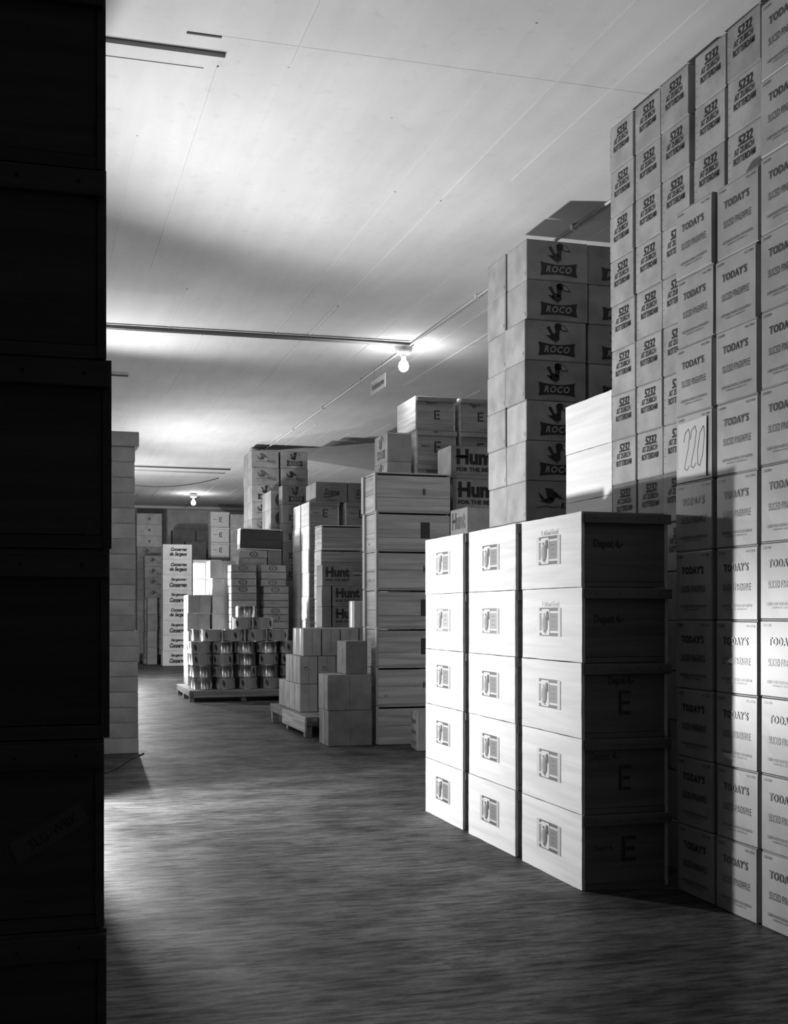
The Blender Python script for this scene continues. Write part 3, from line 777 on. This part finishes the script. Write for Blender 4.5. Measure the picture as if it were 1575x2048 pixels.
# ================================================================== catsup-style cartons with big lettering
def khunt(w, d, h, seed, face='Y', mat=KRAFT, small=True, ink=INK):
    k = carton(w, d, h, mat, seed)
    p = Print(); fw = w if face == 'Y' else d
    p.text('Hunt', 0, h * .66, fw * .78, h * .48, ink, bold=.05, space=1.0)
    p.rect(-fw * .39 - .01, -fw * .39 + fw * .23, h * .64, h * .69, ink)
    if small:
        p.text('FOR THE BEST', .0, h * .28, fw * .78, h * .13, ink, bold=.04)
        p.text('HUNT FOODS, INC. FULLERTON, CALIFORNIA', .0, h * .12, fw * .78, h * .035, INK_G, res=1)
    if face == 'Y': k.part('printed_lettering', p.mesh(), (0, -d / 2 - .0035, 0), FACE_Y, 'bold dark printed lettering')
    else: k.part('printed_lettering', p.mesh(), (-w / 2 - .0035, 0, 0), FACE_X, 'bold dark printed lettering')
    return k
kh = khunt(.52, .42, .332, 90)
stack(kh, 3.985, 11.44, .52, .42, 9, .332, 'kraft carton with huge bold lettering', 'stack right of the pine crates', 'boldly lettered cartons behind', jit=.004, fixed={1: (.02, 0)}, hide=2)
kh2 = khunt(.42, .45, .317, 91, face='X', small=False)
stack(kh2, 3.57, 9.80, .42, .45, 7, .317, 'kraft carton lettered on its side', 'stack behind the gherkin crates', 'side-lettered cartons', jit=.004, rot=1.0, hide=1)

# crates marked E, high behind the pine crates
eg = [depot_crate(.44, .68, .358, 800 + i, side=wood('crate_pale_side', .50, 'Y', contrast=.3, knots=False) if i == 0 else MATS['crate_pale_side'],
                  front=CRATE_G, label=None, mark='Etop' if i % 2 == 0 else 'E') for i in range(2)]
for c, x in enumerate((3.80, 4.29)):
    stack(lambda t: eg[t % 2], x, 12.02, .44, .68, 10, .358, 'wooden crate stencilled E', '%s column behind the knotty pine crates' % ('left', 'right')[c], 'letter E crates behind the pine crates', jit=.004, hide=3)
# narrow bird-emblem cartons left of them
kn = kbird(.265, .50, .3045, 95, face='X')
pallet(3.50, 12.06, .27, .52, .145, 'narrow pallet behind the knotty pine crates', 4)
stack(kn, 3.503, 12.07, .265, .50, 10, .3045, 'narrow bird-emblem carton', 'column between pine crates and E crates', 'narrow cartons above the pine crates', z0=.145, jit=.002, hide=2)

# ================================================================== small pallet of narrow cartons
ZP = .215
def low_pallet():
    e = pallet(2.66, 12.2, .80, 2.0, ZP, 'low wooden pallet carrying narrow cartons beside the aisle', 9)
    link('edge_board', boxes('edge_board', [(-.022, -.002, -.06, 1.15, ZP - .16, ZP - .004)], PINE_Y, .002), e)
low_pallet()
n60 = kseam(.195, .58, .303, 120, KRAFT_L, slip=None); n37 = kseam(.195, .37, .303, 121, KRAFT_L, slip=True); n27 = kseam(.197, .27, .303, 122, KRAFT_L)
for i, x in enumerate((2.725, 2.93, 3.135)):
    for j, y in enumerate((12.80, 13.40)):
        n60.put((x + .098, y + .29, ZP), 0, 'narrow plain carton in the bottom layer, %s from aisle, %s row' % (('first', 'second', 'third')[i], ('front', 'rear')[j]), 'narrow cartons on the low pallet')
        n37.put((x + .098 + R.uniform(-.003, .003), y + .185 - .2 * j, ZP + .305), 0, 'narrow carton with paper slip in middle layer, %s from aisle, %s row' % (('first', 'second', 'third')[i], ('front', 'rear')[j]), 'narrow cartons on the low pallet')
for i in range(4):
    for j in range(2):
        n27.put((2.762 + .1 + .212 * i - (.0 if i < 3 else .0), 12.805 + .135 + .28 * j, ZP + .61), math.radians(R.uniform(-.6, .6)),
                'narrow plain carton in the top layer, %s from aisle, %s row' % (('first', 'second', 'third', 'fourth')[i], ('front', 'rear')[j]), 'narrow cartons on the low pallet')
nw = kseam(.15, .24, .30, 123, WHITEB)
nw.put((3.42, 12.96, ZP + .915), 0, 'small white carton standing on the narrow cartons beside pine crates')

# ================================================================== group beyond: wooden boxes, lettered cartons, E crates, swash cartons
wc = [pine_crate(.60, .45, .335, 0, .5, None, mat=CRATE_G, post=False) for i in range(2)]
pallet(3.74, 16.2, .60, .46, .17, 'pallet under the grey wooden boxes deep in the right-hand row', 4)
def dotted(k, w, d, h):
    p = Print()
    for q in range(3): p.rect(-.02, .02, h * (.3 + .2 * q), h * (.3 + .2 * q) + .016, INK_F)
    k.part('stencilled_dots', p.mesh('stencilled_dots'), (-w / 2 - .002 + .012, 0, 0), FACE_X)
for k in wc: dotted(k, .60, .45, .335)
stack(lambda t: wc[t % 2], 3.745, 16.2, .60, .45, 7, .335, 'grey knotty wooden box', 'stack behind the low pallet', 'grey wooden boxes deep right', z0=.17, jit=.006)
kh3 = khunt(.42, .33, .2757, 131, mat=KRAFT_D, ink=INK)
stack(kh3, 3.60, 15.5, .42, .33, 7, .2757, 'dark kraft carton with bold lettering', 'stack rising behind the low pallet', 'dim boldly lettered cartons', jit=.002, fixed={i: (.14, 0) for i in range(1, 7)})
k4 = carton(.125, .33, .2757, KRAFT_D, 132)
stack(k4, 3.598, 15.5, .125, .33, 6, .2757, 'slim dark carton', 'left of the dim boldly lettered cartons', 'slim dark cartons', jit=.001)
ke2 = [depot_crate(.46, .56, .355, 860 + i, side=CRATE_Y, front=CRATE_G, label=None, mark='E') for i in range(2)]
for c, (x, y) in enumerate(((3.872, 17.55), (4.43, 17.55), (3.872, 18.165))):
    pallet(x, y, .46, .555, .12, 'pallet under the %s stack of E crates beyond the tins' % ('left', 'right', 'rear')[c], 4)
    stack(lambda t: ke2[t % 2], x, y, .46, .56, 8, .355, 'wooden crate stencilled E', '%s stack in the distant right-hand row' % ('left', 'right', 'rear')[c], 'distant letter E crates', z0=.12, jit=.006, hide=(9, 1, 9)[c])
def kswash(w, d, h, seed):
    k = carton(w, d, h, KRAFT_D, seed); p = Print()
    p.text('Scana', .0, h * .52, w * .50, h * .34, INK, bold=.03, shear=.35)
    p.line([(-w * .25, h * .28), (-w * .2, h * .24), (w * .05, h * .32), (w * .27, h * .46)], .016, INK, 1)
    p.text('CONSERVES EXTRA FINES', 0, h * .87, w * .6, h * .05, INK_G, res=1); p.text('ARAGON', 0, h * .12, w * .3, h * .07, INK, bold=.02)
    k.part('printed_lettering', p.mesh(), (0, -d / 2 - .003, 0), FACE_Y, 'swash script lettering')
    return k
ksw = kswash(.485, .34, .305, 140)
for c, (x, y) in enumerate(((4.0, 17.75), (4.0, 18.10), (4.50, 17.75))):
    ksw.put((x + .24, y + .17 - .12, 2.96), 0, 'dark carton with swash script, %s of three lying on the E crates' % ('front left', 'rear left', 'right')[c], 'swash-lettered cartons')

# ================================================================== pallet of tins
ZT = .17
def tin_pallet():
    e = pallet(2.10, 17.52, 1.60, 1.70, ZT, 'wide wooden pallet carrying the tin cans and cartons', 9, mat=OLDWOOD)
    link('front_beam', boxes('front_beam', [(.06, 1.60, -.035, -.003, .065, .165)], OLDWOOD, .003), e)
tin_pallet()
TR, TH = .157, .176
tin_me = lathe('tin_can', [(TR - .004, 0), (TR, .002), (TR, .007), (TR - .004, .010), (TR - .004, TH - .013), (TR, TH - .010), (TR, TH - .004), (TR - .006, TH - .003), (TR - .01, TH - .007)], 40, TIN)
def tin_label(a0, a1):
    n = 18; r = TR - .0015
    vs = []; fs = []
    for i in range(n + 1):
        a = a0 + (a1 - a0) * i / n
        vs += [(r * math.cos(a), r * math.sin(a), .012), (r * math.cos(a), r * math.sin(a), TH - .014)]
    for i in range(n): fs.append((2 * i, 2 * i + 2, 2 * i + 3, 2 * i + 1))
    me = mesh_from('paper_label', vs, fs, [TINLAB], smooth=True)
    r2 = r + .0016; vs = []; fs = []; ms = []
    def curved(pts, mat_i, rr_):
        b = len(vs)
        for (u, z) in pts:
            a = a0 + (a1 - a0) * u
            vs.append((rr_ * math.cos(a), rr_ * math.sin(a), z))
        fs.append(tuple(range(b, b + len(pts)))); ms.append(mat_i)
    for (u, dirn) in ((.14, 1), (.80, 1)):
        for q in range(6):
            za = TH * (.80 - .1 * q); zb = TH * (.80 - .1 * (q + 1))
            wa = .062 * math.sin(math.pi * (q + .15) / 6.3); wb = .062 * math.sin(math.pi * (q + 1.15) / 6.3)
            c0 = u - .012 + .010 * q; c1 = u - .012 + .010 * (q + 1)
            curved([(c0 - wa, za), (c0, za), (c1, zb), (c1 - wb, zb)], 0, r2)
            curved([(c0, za), (c0 + wa, za), (c1 + wb, zb), (c1, zb)], 0, r2)
    for uu in (.32, .62): curved([(uu, .013), (uu + .008, .013), (uu + .008, TH - .015), (uu, TH - .015)], 1, r2)
    pic = mesh_from('gherkin_picture', vs, fs, [INK, INK_G], ms)
    return me, pic
lab, pic = tin_label(0, 2.4)
ktin = Kind('tin_can', 'tin can', tin_me)
ktin.part('paper_label', lab, (0, 0, 0), (0, 0, 0), 'paper label with dark gherkin pictures', subs=[('gherkin_picture', pic, (0, 0, 0), (0, 0, 0))])
TP = .330
tx0, ty0 = 2.165 + TR, 17.60 + TR
rowsn = ['bottom layer', 'second layer', 'third layer', 'fourth layer', 'fifth layer', 'sixth layer']
cols_ = ['leftmost', 'second from left', 'third from left', 'fourth from left', 'fifth from left']
tr = random.Random(9)
front_ang = {(0, 0): 20, (0, 1): 235, (0, 2): 215, (0, 3): 225, (0, 4): 100, (1, 0): 60, (1, 1): 90, (1, 2): 285, (1, 3): 60, (2, 0): 215, (2, 1): 190, (2, 2): 80, (2, 3): 205,
             (3, 0): 215, (3, 1): 110, (3, 2): 70, (3, 3): 90}
for L_ in range(4):
    for c in range(5):
        for r_ in range(2):
            a = front_ang.get((L_, c), tr.uniform(0, 360)) if r_ == 0 else tr.uniform(0, 360)
            ktin.put((tx0 + TP * c - .012 * L_ + tr.uniform(-.006, .006), ty0 + TP * r_ + tr.uniform(-.005, .005), ZT + TH * L_), math.radians(a),
                     'large tin can, %s, %s, %s row' % (rowsn[L_], cols_[c], ('front', 'rear')[r_]), 'stacked tin cans on the wide pallet')
for c in range(4):
    ktin.put((tx0 + TP * (c + .36) + .02, ty0 + .10, ZT + TH * 4), math.radians((215, 160, 225, 200)[c]), 'large tin can, fifth layer, %s' % cols_[c], 'stacked tin cans on the wide pallet')
ktin.put((tx0 + TP * .12, ty0 + .45, ZT + TH * 4), math.radians(20), 'large tin can, fifth layer, standing farther back at the left', 'stacked tin cans on the wide pallet')
for c in range(2):
    ktin.put((tx0 + TP * (c + 1.72) + .03, ty0 + .14, ZT + TH * 5), math.radians((215, 190)[c]), 'large tin can, sixth layer, %s' % ('left', 'right')[c], 'stacked tin cans on the wide pallet')
ktin.put((tx0 + TP * 2.02, ty0 + .16, ZT + TH * 6), math.radians(60), 'single large tin can standing at the very top of pile', 'stacked tin cans on the wide pallet')

# cartons behind the tins on the same pallet
kN = kseam(.35, .55, .28, 150, KRAFT, tape=False)
stack(kN, 2.215, 18.72, .35, .55, 5, .28, 'plain kraft carton', 'column at the left behind the tin cans', 'plain cartons behind the tins', z0=ZT, jit=.006, rot=1.5)
def kslim(w, d, h, seed, oval=True):
    k = carton(w, d, h, GREYB, seed)
    if oval:
        k.part('oval_emblem', Print().ell(-w * .03, h * .52, .072, h * .38, INK_F, 0).ell(-w * .03, h * .52, .042, h * .24, GREYB, 1)
               .ell(-w * .03, h * .52, .018, h * .12, INK_F, 2).mesh('oval_emblem'), (0, -d / 2 - .003, 0), FACE_Y)
    return k
ksl = [kslim(.39, .33, .105, 160), kslim(.39, .33, .105, 161, False)]
ov1 = (0, 2, 3, 6, 9, 11); ov2 = (0, 2, 3, 6, 7, 10)
stack(lambda t: ksl[0] if t in ov1 else ksl[1], 2.83, 18.36, .39, .33, 17, .11, 'flat grey carton', 'left pile behind the tin cans', 'flat oval-emblem cartons', z0=ZT, jit=.004, rot=1, lean=(.03, 0), hide=10)
stack(lambda t: ksl[0] if t in ov2 else ksl[1], 3.30, 18.36, .39, .33, 17, .11, 'flat grey carton', 'right pile behind the tin cans', 'flat oval-emblem cartons', z0=ZT, jit=.004, rot=1, fixed={i: (.04, 0) for i in range(3, 17)}, hide=10)
kms = [kslim(.40, .30, .115, 165), kslim(.40, .30, .115, 166, False)]
stack(lambda t: kms[t % 2], 3.06, 18.74, .40, .30, 18, .117, 'flat grey carton', 'rear left pile under the dark crate', 'flat oval-emblem cartons', z0=ZT, jit=.003, hide=3)
km4 = carton(.22, .30, .35, KRAFT_D, 167)
stack(km4, 3.475, 18.74, .22, .30, 6, .351, 'dark narrow carton', 'rear pile under the dark crate', 'dark cartons behind the tins', z0=ZT + .002, jit=.001, hide=1)
kdark = pine_crate(.68, .31, .33, 0, .5, None, mat=DARKWOOD, post=False)
r0 = kdark.put((3.36, 18.90, 2.285), 0, 'dark stained wooden crate lying on the flat grey cartons', None, 0, math.radians(1.6))
r0.location.z += .006
kM = kseam(.40, .38, .277, 168, KRAFT_L); kM2 = kseam(.30, .38, .264, 169, KRAFT_L)
stack(kM, 2.60, 18.74, .40, .38, 7, .277, 'pale carton', 'column left of the flat grey cartons', 'pale cartons behind the tins', z0=ZT, jit=.004, rot=.5, fixed={0: (-.04, -.0)}, hide=4)
stack(kM2, 2.44, 19.5, .30, .38, 8, .264, 'pale carton', 'rear column left of the flat grey cartons', 'pale cartons behind the tins', z0=0, jit=.004, rot=.5, hide=3)

# ================================================================== tall bird-emblem stack beyond
KH = .2866
kb = [kbird(.46, .40, KH, 170, 'fly', ink=INK_F), kbird(.46, .40, KH, 171, 'bow'), kbird(.46, .40, KH, 172, 'fly')]
stack(lambda t: (kb[0], kb[0], kb[1], kb[2])[t % 4], 3.40, 19.87, .485, .40, 14, KH, 'pale bird-emblem carton', 'left front column of the distant tall stack', 'distant bird-emblem cartons', jit=.004, hide=7)
stack(lambda t: (kb[1], kb[2], kb[2], kb[1])[t % 4], 3.89, 19.87, .485, .40, 14, KH, 'pale bird-emblem carton', 'right front column of the distant tall stack', 'distant bird-emblem cartons', jit=.004, hide=3)
kbl = carton(.46, .40, KH, KRAFT, 174)
stack(kbl, 3.40, 20.29, .485, .40, 14, KH, 'plain-sided carton', 'rear column of the distant tall stack', 'distant bird-emblem cartons', jit=.004, hide=7)
kd = [kbird(.42, .25, .297, 176, 'disc', mat=KRAFT), carton(.42, .25, .297, KRAFT, 177)]
for c in range(3):
    stack(kd[0] if c == 0 else kd[1], 3.585, 19.09 + .255 * c, .42, .25, 11, .297, 'carton with a black disc' if c == 0 else 'plain carton', '%s column beside the distant tall stack' % ('front', 'middle', 'rear')[c], 'disc-emblem cartons', jit=.002, hide=4)
kl1 = kbird(.44, .29, .302, 178, 'bow', mat=KRAFT_D)
stack(kl1, 3.715, 18.78, .44, .29, 11, .302, 'dim bird-emblem carton', 'stack just behind the dark crate', 'dim bird-emblem cartons', jit=.003, hide=5)

# ================================================================== far end
def kscript(w, d, h, seed, mode):
    k = carton(w, d, h, WHITEB, seed); p = Print()
    a, b_ = (('Conserves', 'de Sargans') if mode == 0 else ('Sarganser', 'Conserven'))
    p.text(a, w * .05, h * .68, w * .56, h * .24, INK, bold=.055, shear=.35); p.text(b_, w * .03, h * .34, w * .60, h * .32, INK, bold=.055, shear=.35)
    k.part('printed_lettering', p.mesh(), (0, -d / 2 - .004, 0), FACE_Y, 'dark script lettering')
    return k
ks = [kscript(.70, .42, .37, 180, 0), kscript(.70, .42, .37, 181, 1)]
order = [0, 0, 1, 1, 0, 1, 1, 1]
stack(lambda t: ks[order[t]], 2.90, 29.55, .70, .42, 8, .37, 'white carton with script lettering', 'left column near the far wall', 'white script-lettered cartons', jit=.004)
stack(lambda t: ks[order[t + 1]], 3.63, 29.55, .70, .42, 7, .37, 'white carton with script lettering', 'right column near the far wall', 'white script-lettered cartons', jit=.004)
pfar = [('left far corner', 2.43, 31.6, .66, .5), ('left far corner, front', 2.58, 30.95, .55, .5)]
pallet(2.43, 31.55, .70, .60, .25, 'rear pallet at the far left corner', 5); pallet(2.56, 30.92, .60, .50, .25, 'front pallet at the far left corner', 5)
kfb = [kbird(.62, .42, .275, 190, 'bow', mat=GREYB), kbird(.62, .42, .275, 191, 'fly', mat=GREYB)]
for i in range(10): kfb[i % 2].put((2.76, 31.85, .25 + .275 * i), 0, 'grey bird-emblem carton, %s, rear stack in the far left corner' % ORD[9 - i], 'grey cartons in the far left corner')
kfc = carton(.64, .42, .29, KRAFT_L, 192)
kfc.part('round_stamp', Print().ell(0, .15, .035, .035, INK_F).mesh('round_stamp'), (0, -.214, 0), FACE_Y)
for i in range(3): kfc.put((2.76, 31.85, 3.0 + .29 * i), 0, 'pale box with a round stamp, %s of three in the far left corner' % ('lowest', 'middle', 'top')[i], 'round-stamp boxes in the far left corner')
kfd = kbird(.53, .42, .277, 193, 'fly')
stack(kfd, 2.59, 30.97, .53, .42, 9, .277, 'bird-emblem carton', 'front stack in the far left corner', 'cartons in the far left corner', z0=.25, jit=.01)
kfe = carton(.24, .3, .42, GREYB, 194)
stack(kfe, 2.62, 30.5, .24, .3, 4, .42, 'tall slim grey carton', 'beside the script-lettered cartons', 'slim cartons at the far end', jit=.01)
kq = carton(.60, .42, .346, KRAFT, 195)
stack(kq, 3.35, 31.7, .60, .42, 10, .346, 'plain kraft carton', 'left rear stack against the far wall', 'kraft cartons at the far wall', jit=.01, hide=2)
kq1 = carton(.34, .42, .346, KRAFT, 196)
stack(kq1, 3.99, 31.72, .34, .42, 10, .346, 'plain kraft carton', 'narrow rear stack against the far wall', 'kraft cartons at the far wall', jit=.01, hide=2)
kq2 = carton(.52, .42, .347, KRAFT_D, 197)
stack(kq2, 3.62, 30.95, .52, .42, 9, .347, 'dark carton', 'behind the script-lettered cartons', 'dark cartons at the far end', jit=.01, hide=2)
ke3 = depot_crate(.46, .5, .38, 900, side=CRATE_Y, front=CRATE_Y, label=None, mark='E')
stack(ke3, 4.18, 30.35, .46, .5, 10, .385, 'pale crate stencilled E', 'stack by the far wall', 'far letter E crates', jit=.01, hide=3)
kq4 = kseam(.50, .45, .345, 198, KRAFT_L)
stack(kq4, 4.66, 30.35, .50, .45, 11, .345, 'pale carton', 'stack right of the far E crates', 'pale cartons at the far end', jit=.01, hide=4)

# ================================================================== pale flat cartons behind the dark left stack
kw = [kseam(.50, .40, .1415, 210 + i, WHITEB if False else KRAFT_L, tape=False) for i in range(2)]
kw = [carton(.50, .40, .1415, KRAFT_L, 212 + i, bulge=.003, dent=.002) for i in range(3)]
stack(lambda t: kw[t % 3], .385, 11.30, .50, .40, 20, .1415, 'flat pale carton', 'slim tower left of the aisle', 'flat pale cartons in the slim tower', jit=.003, rot=.4,
      fixed={i: (-.032, 0) for i in range(0, 12)})
klid = carton(.54, .42, .135, KRAFT_L, 216)
klid.put((.62, 11.49, 20 * .1415), 0, 'wider pale carton crowning the slim tower of flat cartons')
cp = [(.93, 11.24, .0065), (.80, 10.9, .006), (.66, 10.35, .006), (.56, 10.05, .006), (.40, 9.75, .006), (.25, 9.2, .006), (.22, 8.7, .006), (.0, 8.3, .006)]
o = link('power_cable', tube('power_cable', cp, .006, CABLE, 6)); setp(o, 'thin dark cable lying on the floor beside the slim carton tower', 'cable')

# ================================================================== what stands wholly hidden under and behind the visible boxes
for (kn_, wh_), lst in HID.items():
    cr_ = kn_ == 'wooden_crate'
    o = link('crate_pile' if cr_ else 'carton_pile', boxes('pile', lst, MATS['crate_wood_shaded_front'] if cr_ else KRAFT, .004))
    setp(o, 'covered lower %s, %s' % ('crates' if cr_ else 'cartons', wh_), 'crate' if cr_ else 'carton', None, 'stuff')
